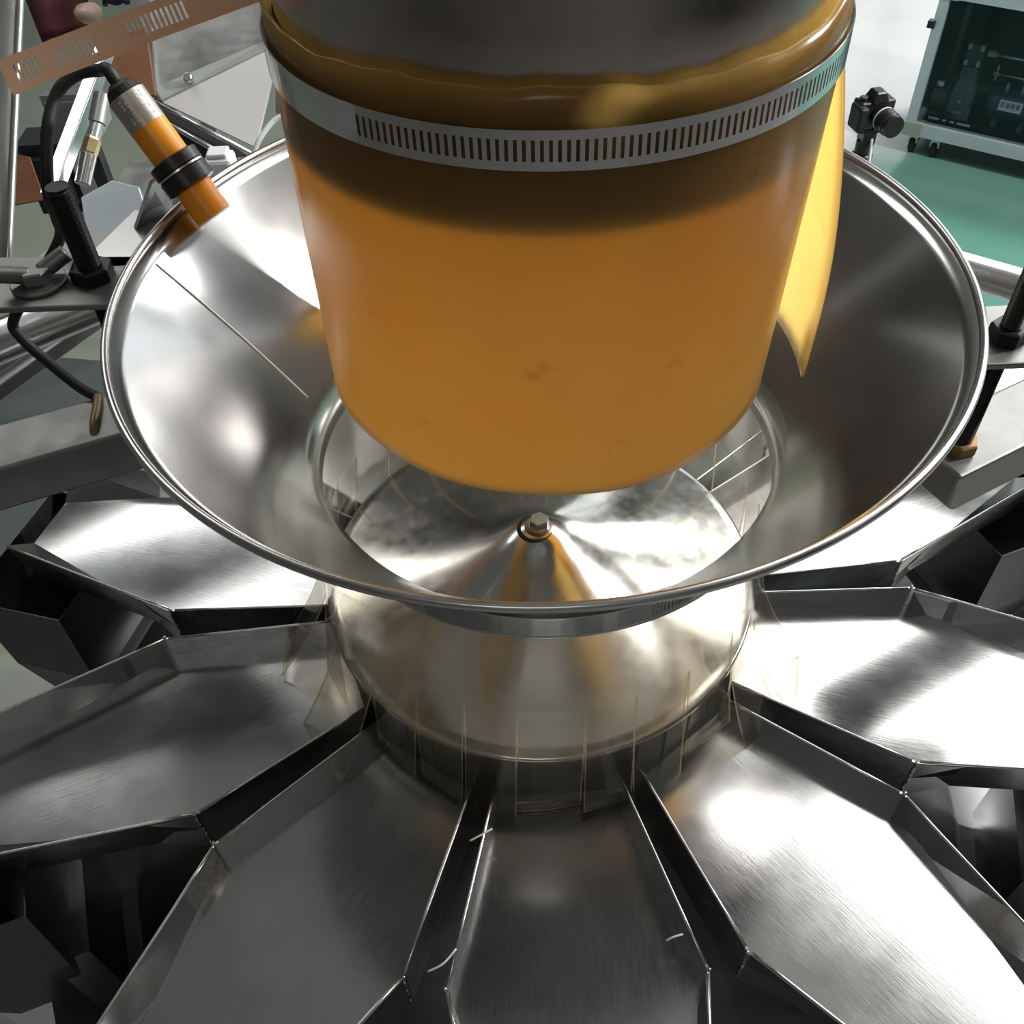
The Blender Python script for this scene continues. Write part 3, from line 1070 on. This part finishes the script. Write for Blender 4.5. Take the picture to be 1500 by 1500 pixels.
# ------------------------------------------------------------------ leaning curved steel sheet at the left edge
e0, e1 = Vector((-0.539, 0.263, 0.223)), Vector((-0.514, 0.465, 0.408))
dv = (e1 - e0)
rows = []
for j in range(7):
    p = e0 + dv * (-0.15 + 0.55 * j)
    row = []
    for k in range(9):
        a = k / 8 * 1.5
        row.append(tuple(p + Vector((-0.16 * math.sin(a), 0, 0)) + Vector((0, 0.66, -0.74)) * (0.10 * (1 - math.cos(a)))))
    rows.append(row)
sd = thing('discharge_duct', (-0.55, 0.25, 0.19), 'curved grey steel duct leaning in at the upper left edge', 'duct')
o = mk('duct_wall', quad_strip(rows), 'steel_frame', sd, smooth=True)
solidify(o, 0.003, 0)
mk('duct_edge', tubepath([e0 + dv * -0.15, e0 + dv * 1.0, e0 + dv * 3.15], 0.004, 8, 3), 'steel_frame', sd, smooth=True)

# ------------------------------------------------------------------ machinery behind, upper left
bar((-0.625, 0.965, 0.180), (-0.680, 0.685, 0.0671), 0.022, 0.022, 'steel_bright', 'bright square steel bar leaning behind the sensor cable')
ft = thing('air_fitting', (-0.640, 0.718, 0.06), 'small brass and steel air fitting beside the bright square bar', 'fitting')
fp_ = [Vector((-0.603, 0.815, 0.160)), Vector((-0.614, 0.785, 0.130)), Vector((-0.620, 0.768, 0.116)), Vector((-0.628, 0.750, 0.100)), Vector((-0.640, 0.718, 0.070))]
mk('upper_body', cyl(fp_[0], fp_[1], 0.013, 20, 0.001), 'steel_frame', ft, split=40)
mk('collar', cyl(fp_[1], fp_[2], 0.010, 20, 0.001), 'steel_bright', ft, split=40)
mk('brass_nut', hexv(fp_[2], fp_[3], 0.021), 'brass', ft)
mk('lower_body', cyl(fp_[3], fp_[4], 0.012, 20, 0.001), 'steel_wall', ft, split=40)
o = mk('octagonal_cover', plate([(-0.546, 0.497, 0.166), (-0.506, 0.512, 0.179), (-0.473, 0.504, 0.173), (-0.467, 0.488, 0.158), (-0.497, 0.461, 0.133), (-0.541, 0.462, 0.134)], 0.006), 'aluminium_profile')
bevel(o, 0.001); tag(o, 'brushed eight-sided steel cover plate left of the funnel rim', 'cover')
o = mk('flat_cover', plate([(-0.500, 0.375, 0.189), (-0.420, 0.370, 0.185), (-0.425, 0.340, 0.156), (-0.482, 0.340, 0.156)], 0.004), 'white_plate')
tag(o, 'plain light grey cover plate between black post and funnel rim', 'cover')
o = mk('flat_cover', plate([(-0.575, 0.345, 0.161), (-0.518, 0.377, 0.190), (-0.500, 0.330, 0.148), (-0.53, 0.325, 0.143)], 0.004), 'white_plate')
tag(o, 'plain light grey cover plate left of the black post', 'cover')
tb = thing('terminal_box', (-0.82, 1.03, -ZO), 'black terminal box on a post behind the arching cable', 'box')
mk('case', boxv(-0.86, -0.775, 1.00, 1.07, -0.13, 0.0), 'black_plastic', tb)
mk('lid', boxv(-0.85, -0.785, 0.985, 1.0, -0.11, -0.02), 'black_plastic', tb)
mk('post', boxv(-0.835, -0.805, 1.02, 1.05, -ZO, -0.13), 'steel_dark', tb)
gh = thing('grey_housing', (-0.865, 1.315, -ZO), 'grey housing on a post under the slotted steel clamp tail', 'housing')
mk('case', boxv(-0.91, -0.82, 1.27, 1.36, -0.12, -0.03), 'steel_frame', gh)
mk('door', boxv(-0.90, -0.83, 1.26, 1.27, -0.11, -0.04), 'steel_frame', gh)
mk('post', boxv(-0.88, -0.85, 1.30, 1.33, -ZO, -0.12), 'steel_dark', gh)
tag(mk('orange_reflection_plate', plate([(-0.80, 0.835, 0.072), (-0.755, 0.828, 0.062), (-0.735, 0.778, 0.016), (-0.80, 0.772, 0.010)], 0.004), 'brown_reflection'), 'plate at the left edge beside the duct, orange reflection painted in as brown', 'plate')  # orange reflection put into the plate's own colour
tag(mk('brown_reflection', plate([(-0.93, 1.690, -0.095), (-0.815, 1.715, -0.075), (-0.800, 1.600, -0.180), (-0.845, 1.60, -0.18)], 0.012), 'brown_reflection'), 'board leaning below the slotted steel clamp tail, orange-lit reflection painted in as brown', 'board')  # brown stands for an orange-lit reflection
# hanging cloths
def cloth(name, pts, mat, label):
    P_ = [Vector(p) for p in pts]
    rows = []
    for j in range(9):
        t = j / 8
        row = []
        for k in range(9):
            s = k / 8
            p = (P_[0] * (1 - s) + P_[1] * s) * (1 - t) + (P_[3] * (1 - s) + P_[2] * s) * t
            row.append(tuple(p + Vector((0, -0.75, 0.66)) * (0.012 * math.sin(s * 9) + 0.02 * math.sin(PI * s))))
        rows.append(row)
    o = mk(name, quad_strip(rows), mat, smooth=True)
    solidify(o, 0.012, 0)
    return tag(o, label, 'cloth')


cloth('hanging_cloth', [(-1.30, 2.26, -0.11), (-1.11, 2.26, -0.11), (-1.112, 2.135, -0.230), (-1.235, 2.118, -0.244)], 'maroon_cloth', 'dark maroon cloth bundle in the upper left corner')
cloth('hanging_cloth', [(-1.075, 2.26, -0.11), (-0.985, 2.26, -0.11), (-1.00, 2.185, -0.182), (-1.065, 2.185, -0.182)], 'navy_cloth', 'small dark navy cloth above the slotted steel clamp tail')
bar((-1.6, 2.29, -0.09), (-0.95, 2.29, -0.09), 0.03, 0.03, 'steel_frame', 'grey rail the maroon and navy cloths hang from')
o = mk('metal_knob', lathe([(0.0, -0.178), (0.02, -0.176), (0.034, -0.162), (0.036, -0.15), (0.026, -0.138), (0.0, -0.134)], 24, -1.07, 2.066), 'skin_pink', smooth=True)
tag(o, 'small shiny pinkish knob beside the maroon cloth', 'knob')

# inclined hopper conveyor
hop = thing('inclined_hopper', (-0.72, 1.80, -ZO), 'inclined steel hopper with a pale triangular side plate behind the sensor', 'hopper')
mk('upper_panel', plate([(-0.866, 1.790, -0.268), (-0.560, 1.894, -0.180), (-0.545, 2.16, 0.06), (-0.880, 2.06, -0.03)], 0.012), 'steel_frame', hop)
mk('lower_strip', plate([(-0.868, 1.781, -0.275), (-0.845, 1.768, -0.268), (-0.560, 1.858, -0.186), (-0.562, 1.895, -0.178), (-0.862, 1.800, -0.250)], 0.012), 'grey_green_strip', hop)
o = mk('side_plate', plate([(-0.845, 1.768, -0.270), (-0.619, 1.676, -0.352), (-0.560, 1.825, -0.216), (-0.562, 1.858, -0.186)], 0.010), 'white_plate', hop)
mk('fastener', cyl((-0.775, 1.80, -0.232), (-0.775, 1.787, -0.216), 0.011, 16, 0.002), 'bolt_zinc', hop)
mk('fastener', cyl((-0.585, 1.885, -0.172), (-0.585, 1.872, -0.158), 0.006, 16, 0.001), 'steel_dark', hop)
mk('edge_rail', cyl((-0.846, 1.690, -0.230), (-0.606, 1.585, -0.325), 0.0065, 14), 'steel_bright', hop, smooth=True)
mk('edge_rail', cyl((-0.850, 1.665, -0.250), (-0.625, 1.565, -0.345), 0.0065, 14), 'steel_bright', hop, smooth=True)
mk('drive_box', xf(boxv(-0.12, 0.12, -0.03, 0.03, -0.09, 0.0), frame((-0.735, 1.64, -0.30), (-0.24, 0.105, 0.095))), 'black_plastic', hop)
mk('corner_post', xf(boxv(-0.012, 0.012, -0.012, 0.012, 0, 0.40), along((-0.872, 1.785, -0.262), (-0.888, 2.06, -0.02))), 'steel_wall', hop)
mk('corner_post', xf(boxv(-0.010, 0.010, -0.010, 0.010, 0, 0.36), along((-0.555, 1.74, -0.30), (-0.537, 2.00, -0.06))), 'steel_wall', hop)
for x, y in ((-0.86, 1.85), (-0.56, 1.95)):
    mk('support_leg', boxv(x - 0.02, x + 0.02, y - 0.02, y + 0.02, -ZO, -0.27), 'steel_frame', hop)
for x, y in ((-0.86, 2.15), (-0.56, 2.2)):
    mk('support_leg', boxv(x - 0.02, x + 0.02, y - 0.02, y + 0.02, -ZO, 0.02), 'steel_frame', hop)
o = mk('control_button', merge(cyl((-0.574, 1.862, -0.262), (-0.574, 1.845, -0.244), 0.016, 20, 0.003)), 'red_plastic')
tag(o, 'small red push button beside the pale triangular plate', 'button')
tag(mk('white_hose', tubepath([(-0.585, 1.50, -0.285), (-0.566, 1.516, -0.256), (-0.532, 1.546, -0.228), (-0.500, 1.554, -0.22), (-0.46, 1.55, -0.23)], 0.006, 10, 6), 'white_plastic', smooth=True), 'thin white hose curving behind the funnel rim', 'hose')
jb = thing('junction_box', (-0.45, 0.79, 0.03), 'small pale plastic box just behind the funnel rim', 'box')
o = mk('box_body', boxv(-0.472, -0.428, 0.77, 0.81, 0.03, 0.07), 'white_plastic', jb); bevel(o, 0.006)
o = mk('box_lid', boxv(-0.466, -0.434, 0.775, 0.805, 0.07, 0.078), 'white_plastic', jb); bevel(o, 0.003)
ms = thing('mounting_shelf', (-0.49, 0.80, -ZO), 'flat steel shelf under the pale plastic box behind the rim', 'shelf')
mk('shelf_top', boxv(-0.62, -0.36, 0.74, 0.86, 0.018, 0.03), 'steel_frame', ms)
for x in (-0.60, -0.38):
    mk('leg', boxv(x - 0.015, x + 0.015, 0.79, 0.82, -ZO, 0.018), 'steel_frame', ms)

# ------------------------------------------------------------------ pump cabinet at the upper right
BL = Vector((1.941, 3.775, 0)); dX = Vector((0.813, -0.582, 0)); dN = Vector((-0.582, -0.813, 0))
cm = Matrix(((dX.x, -dN.x, 0, BL.x), (dX.y, -dN.y, 0, BL.y), (0, 0, 1, 0), (0, 0, 0, 1)))   # x along the front, y into the cabinet
cabt = thing('pump_cabinet', (BL.x, BL.y, -ZO), 'aluminium-framed pump cabinet with a dark interior at the upper right', 'cabinet')
CW, CD, Z0, Z1 = 1.05, 0.62, -1.45, -0.78
def cb(nm, part, mat, par=cabt, **k):
    return mk(nm, xf(part, cm), mat, par, **k)


pw = 0.058
for x0 in (0.0, CW - pw):
    for y0 in (0.0, CD - pw):
        cb('upright', boxv(x0, x0 + pw * 0.75, y0, y0 + pw * 0.75, Z0, Z1), 'aluminium_profile')
for z in (Z0, Z1 - pw):
    for y0 in (0.0, CD - pw):
        cb('rail', boxv(0.0, CW, y0 + 0.002, y0 + pw * 0.8, z, z + pw), 'aluminium_profile')
    for x0 in (0.002, CW - pw):
        cb('rail', boxv(x0, x0 + pw * 0.7, 0, CD, z, z + pw), 'aluminium_profile')
for x0 in (-0.003, CW - 0.07):
    for z in (Z0 - 0.003, Z1 - pw - 0.003):
        o = cb('corner_cover', boxv(x0, x0 + 0.085, -0.004, 0.05, z, z + pw + 0.006), 'corner_grey')
cb('back_panel', boxv(0.02, CW - 0.02, CD - 0.03, CD - 0.02, Z0, Z1), 'cabinet_dark')
cb('side_panel', boxv(0.012, 0.02, 0.03, CD - 0.03, Z0 + 0.01, Z1 - 0.01), 'cabinet_dark')
cb('side_panel', boxv(CW - 0.02, CW - 0.012, 0.03, CD - 0.03, Z0 + 0.01, Z1 - 0.01), 'cabinet_dark')
cb('bottom_panel', boxv(0.02, CW - 0.02, 0.02, CD - 0.02, Z0 + 0.012, Z0 + 0.024), 'cabinet_dark')
cb('top_panel', boxv(0.02, CW - 0.02, 0.02, CD - 0.02, Z1 - 0.02, Z1 - 0.008), 'aluminium_profile')
cb('front_pane', boxv(0.03, CW - 0.03, 0.022, 0.026, Z0 + 0.045, Z1 - 0.045), 'acrylic_pane')
cb('hinge', merge(boxv(-0.020, 0.012, -0.012, 0.02, -0.965, -0.935)), 'black_plastic')
for x0 in (0.035, 0.14, CW - 0.1):
    c_ = cb('caster', xf(cyl((x0, 0.06, Z0 - 0.058), (x0 + 0.028, 0.06, Z0 - 0.058), 0.042, 24, 0.006), Matrix.Identity(4)), 'black_rubber', split=40)
    mk('caster_fork', xf(boxv(x0 - 0.008, x0 + 0.036, 0.035, 0.085, Z0 - 0.05, Z0), cm), 'bolt_zinc', c_)
# things inside the cabinet
pump = thing('pump_unit', BL + dX * 0.18 - dN * 0.2 + Vector((0, 0, Z0)), 'grey vertical pump column inside the cabinet', 'pump')
cb('head', boxv(0.145, 0.222, 0.18, 0.24, -1.16, -1.065), 'pump_grey', pump)
V_ = []
for z, x0, x1 in ((-1.16, 0.150, 0.217), (-1.22, 0.150, 0.225), (-1.29, 0.135, 0.235), (-1.38, 0.135, 0.225)):
    V_ += [(x0, 0.17, z), (x1, 0.17, z), (x1, 0.26, z), (x0, 0.26, z)]
F_ = [(j * 4 + i, j * 4 + (i + 1) % 4, j * 4 + 4 + (i + 1) % 4, j * 4 + 4 + i) for j in range(3) for i in range(4)]
cb('column', (V_, F_), 'pump_grey', pump)
cb('foot', cyl((0.18, 0.215, -1.435), (0.18, 0.215, -1.37), 0.055, 24, 0.006), 'pump_grey', pump, split=40)
for x0 in (0.150, 0.205):
    for z in (-1.085, -1.155):
        cb('bolt_lug', boxv(x0, x0 + 0.014, 0.165, 0.18, z, z + 0.022), 'white_plastic', pump)
cb('warning_mark', ([(0.172, 0.168, -1.33), (0.192, 0.168, -1.33), (0.182, 0.168, -1.312)], [(0, 1, 2)]), 'brass', pump)
mot = thing('pump_motor', BL + dX * 0.07 - dN * 0.2 + Vector((0, 0, Z0)), 'dark rounded motor left of the pump column in the cabinet', 'motor')
cb('housing', cyl((0.035, 0.24, -1.345), (0.125, 0.24, -1.345), 0.065, 28, 0.012), 'motor_grey', mot, split=40)
cb('base', boxv(0.04, 0.12, 0.19, 0.29, -1.43, -1.40), 'motor_grey', mot)
cb('cap', cyl((0.07, 0.20, -1.28), (0.07, 0.20, -1.262), 0.018, 18, 0.003), 'white_plastic', mot, split=40)
tank = thing('air_tank', BL + dX * 0.5 - dN * 0.25 + Vector((0, 0, Z0)), 'blue-grey air tank with a white label inside the cabinet', 'tank')
pr = [(0.0, 0.0), (0.03, 0.004), (0.055, 0.016), (0.066, 0.04), (0.068, 0.06), (0.068, 0.50), (0.055, 0.54), (0.0, 0.56)]
cb('shell', rod((0.28, 0.26, -1.325), (0.84, 0.26, -1.325), pr, 40), 'tank_blue', tank, smooth=True)
for x0 in (0.34, 0.46, 0.62):
    cb('foot', boxv(x0, x0 + 0.022, 0.22, 0.26, -1.437, -1.372), 'pump_grey', tank)
for x0 in (0.36, 0.43, 0.50, 0.57):
    cb('valve_stub', cyl((x0, 0.24, -1.262), (x0, 0.24, -1.225), 0.008, 12), 'white_plastic', tank, smooth=True)
lb = xf(boxv(0.352, 0.455, -0.001, 0.001, -0.0235, 0.0235), Matrix.Translation((0, 0.26 - 0.0655, -1.3075)) @ Matrix.Rotation(R_(-15), 4, 'X'))
tlab = cb('tank_label', lb, 'white_plastic', tank)
def cprint(strokes):
    return merge(*[boxv(x - w, x + w, -0.0018, -0.0010, z - h, z + h) for x, z, w, h in strokes])


gl = []
for gx in (0.368, 0.392, 0.414, 0.437):
    for dz in (-0.008, 0.0, 0.008):
        gl.append((gx, dz, 0.0070, 0.0014))
    for dx in (-0.005, 0.004):
        gl.append((gx + dx, 0.0, 0.0014, 0.0085))
cb('label_characters', xf(cprint(gl), Matrix.Translation((0, 0.26 - 0.0655, -1.3045)) @ Matrix.Rotation(R_(-15), 4, 'X')), 'print_dark', tlab)
# white dashes paint the front pane's reflections on an added strip, then pipes and valve
glints = thing('reflection_strip', BL + dX * 0.18 - dN * 0.12 + Vector((0, 0, Z0)), 'dark strip with pane reflections painted as white dashes, at the front of the cabinet', 'glints')
cb('glint_backing', boxv(0.06, 0.32, 0.118, 0.126, -1.426, -1.385), 'cabinet_dark', glints)
for x0, x1 in ((0.075, 0.125), (0.142, 0.158), (0.176, 0.196), (0.21, 0.27)):
    cb('painted_glint', boxv(x0, x1, 0.112, 0.118, -1.404, -1.396), 'white_plastic', glints)
pipe = thing('pipe_run', BL + dX * 0.3 - dN * 0.2 + Vector((0, 0, -1.1)), 'thin pipe with a copper joint and yellow valve beside the pump', 'pipe')
cb('pipe', cyl((0.222, 0.2, -1.10), (0.60, 0.2, -1.10), 0.006, 12), 'steel_bright', pipe, smooth=True)
cb('joint', cyl((0.235, 0.2, -1.10), (0.275, 0.2, -1.10), 0.013, 14, 0.002), 'copper_and_orange_reflection', pipe, split=40)
cb('pipe', cyl((0.29, 0.2, -1.18), (0.60, 0.2, -1.18), 0.004, 12), 'steel_bright', pipe, smooth=True)
cb('valve', merge(cyl((0.285, 0.2, -1.18), (0.315, 0.2, -1.18), 0.009, 12), boxv(0.296, 0.302, 0.195, 0.205, -1.21, -1.14)), 'brass', pipe)
cb('hanger', boxv(0.42, 0.43, 0.2, 0.58, -1.19, -1.09), 'steel_frame', pipe)

# ------------------------------------------------------------------ camera on a tripod
TX, TY = 1.262, 2.53
tri = thing('tripod', (TX, TY, -ZO), 'black tripod with a pan handle behind the funnel rim', 'tripod')
mk('centre_column', cyl((TX, TY, -1.25), (TX, TY, -0.88), 0.017, 18), 'black_plastic', tri, smooth=True)
mk('spider', merge(cyl((TX, TY, -0.96), (TX, TY, -0.885), 0.036, 20, 0.006)), 'black_plastic', tri, split=40)
for k in range(3):
    a = R_(200 + 120 * k)
    dxy = Vector((math.cos(a), math.sin(a), 0))
    c0 = Vector((TX, TY, -0.93)) + dxy * 0.035
    c1 = Vector((TX, TY, -ZO)) + dxy * 0.36
    L = (c1 - c0).length
    lg = mk('leg', rod(c0, c1, [(0.016, 0), (0.016, L * .45), (0.012, L * .46), (0.012, L)], 14), 'black_plastic', tri, split=40)
    mk('leg_clamp', rod(c0 + (c1 - c0) * .43, c0 + (c1 - c0) * .48, [(0.020, 0), (0.020, L * .05)], 14), 'black_rubber', lg, split=40)
mk('pan_head', merge(cyl((TX, TY, -0.885), (TX, TY, -0.84), 0.030, 20, 0.004), boxv(TX - 0.022, TX + 0.022, TY - 0.03, TY + 0.03, -0.845, -0.80)), 'black_plastic', tri, split=40)
mk('quick_plate', boxv(TX - 0.04, TX + 0.04, TY - 0.032, TY + 0.032, -0.802, -0.79), 'black_rubber', tri)
mk('pan_handle', cyl((TX + 0.01, TY - 0.025, -0.825), (TX - 0.01, TY - 0.12, -0.92), 0.006, 12), 'label_print', tri, smooth=True)
pc = thing('photo_camera', (TX, TY, -0.79), 'black photo camera on the tripod with its lens turned to the right', 'camera')
rm = Matrix.Translation((TX, TY, -0.79)) @ Matrix.Rotation(R_(12), 4, 'Z')
def pcm(nm, part, mat, par=None, **k):
    o = mk(nm, xf(part, rm), mat, par or pc, **k)
    return o


o = pcm('camera_body', boxv(-0.065, 0.062, -0.03, 0.03, 0.0, 0.095), 'black_plastic'); bevel(o, 0.008, 3)
o = pcm('grip', boxv(-0.078, -0.045, -0.055, 0.02, 0.004, 0.088), 'black_rubber'); bevel(o, 0.01, 3)
V_ = [(-0.03, -0.04, 0.092), (0.03, -0.04, 0.092), (0.03, 0.03, 0.092), (-0.03, 0.03, 0.092), (-0.018, -0.03, 0.126), (0.018, -0.03, 0.126), (0.018, 0.018, 0.126), (-0.018, 0.018, 0.126)]
o = pcm('viewfinder_hump', (V_, boxv(0, 1, 0, 1, 0, 1)[1]), 'black_plastic'); bevel(o, 0.005)
pcm('mode_dial', cyl((-0.045, 0.0, 0.095), (-0.045, 0.0, 0.107), 0.014, 20, 0.002), 'black_plastic', split=40)
lnb = pcm('lens_barrel', rod((0.01, -0.03, 0.048), (0.01, -0.125, 0.048), [(0.035, 0), (0.036, 0.03), (0.039, 0.034), (0.039, 0.075), (0.036, 0.078), (0.036, 0.095)], 28), 'black_plastic', split=40)
pcm('lens_ring', rod((0.01, -0.058, 0.048), (0.01, -0.064, 0.048), [(0.0400, 0), (0.0400, 0.006)], 28), 'label_print', lnb, split=40)
pcm('lens_glass', cyl((0.01, -0.123, 0.048), (0.01, -0.126, 0.048), 0.030, 24), 'black_void', lnb, split=40)
pcm('side_cover', boxv(0.0625, 0.066, -0.018, 0.018, 0.015, 0.06), 'label_print')

# ------------------------------------------------------------------ thin film shavings lying on the pans
for pts, lab_ in (([(-0.0759, -0.265, -0.050), (-0.0655, -0.2605, -0.0485), (-0.0558, -0.2547, -0.050)], 'short white film shaving across the gap left of the front pan, upper one'),
                  ([(-0.1104, -0.3715, -0.052), (-0.0978, -0.3667, -0.0495), (-0.0874, -0.3555, -0.050)], 'curved white film shaving across the gap left of the front pan, lower one'),
                  ([(0.0849, -0.3562, -0.052), (0.0903, -0.3544, -0.050), (0.0985, -0.3525, -0.050)], 'short white film shaving at the right edge of the front pan')):
    tag(mk('film_shaving', tubepath(pts, 0.0009, 6, 5), 'label_print', smooth=True), lab_, 'shaving', 'film shavings')

tag(mk('paper_scrap', xf(prism([(0, 0), (0.055, 0.02), (0.03, 0.05)], 0, 0.002), Matrix.Translation((1.92, 2.82, -ZO))), 'white_plastic'), 'small white paper scrap on the green floor by the rail', 'scrap')
bar((0.36, 0.24, -0.02), (0.95, 0.30, -0.02), 0.07, 0.06, 'steel_frame', 'grey horizontal frame beam behind the right support arm')
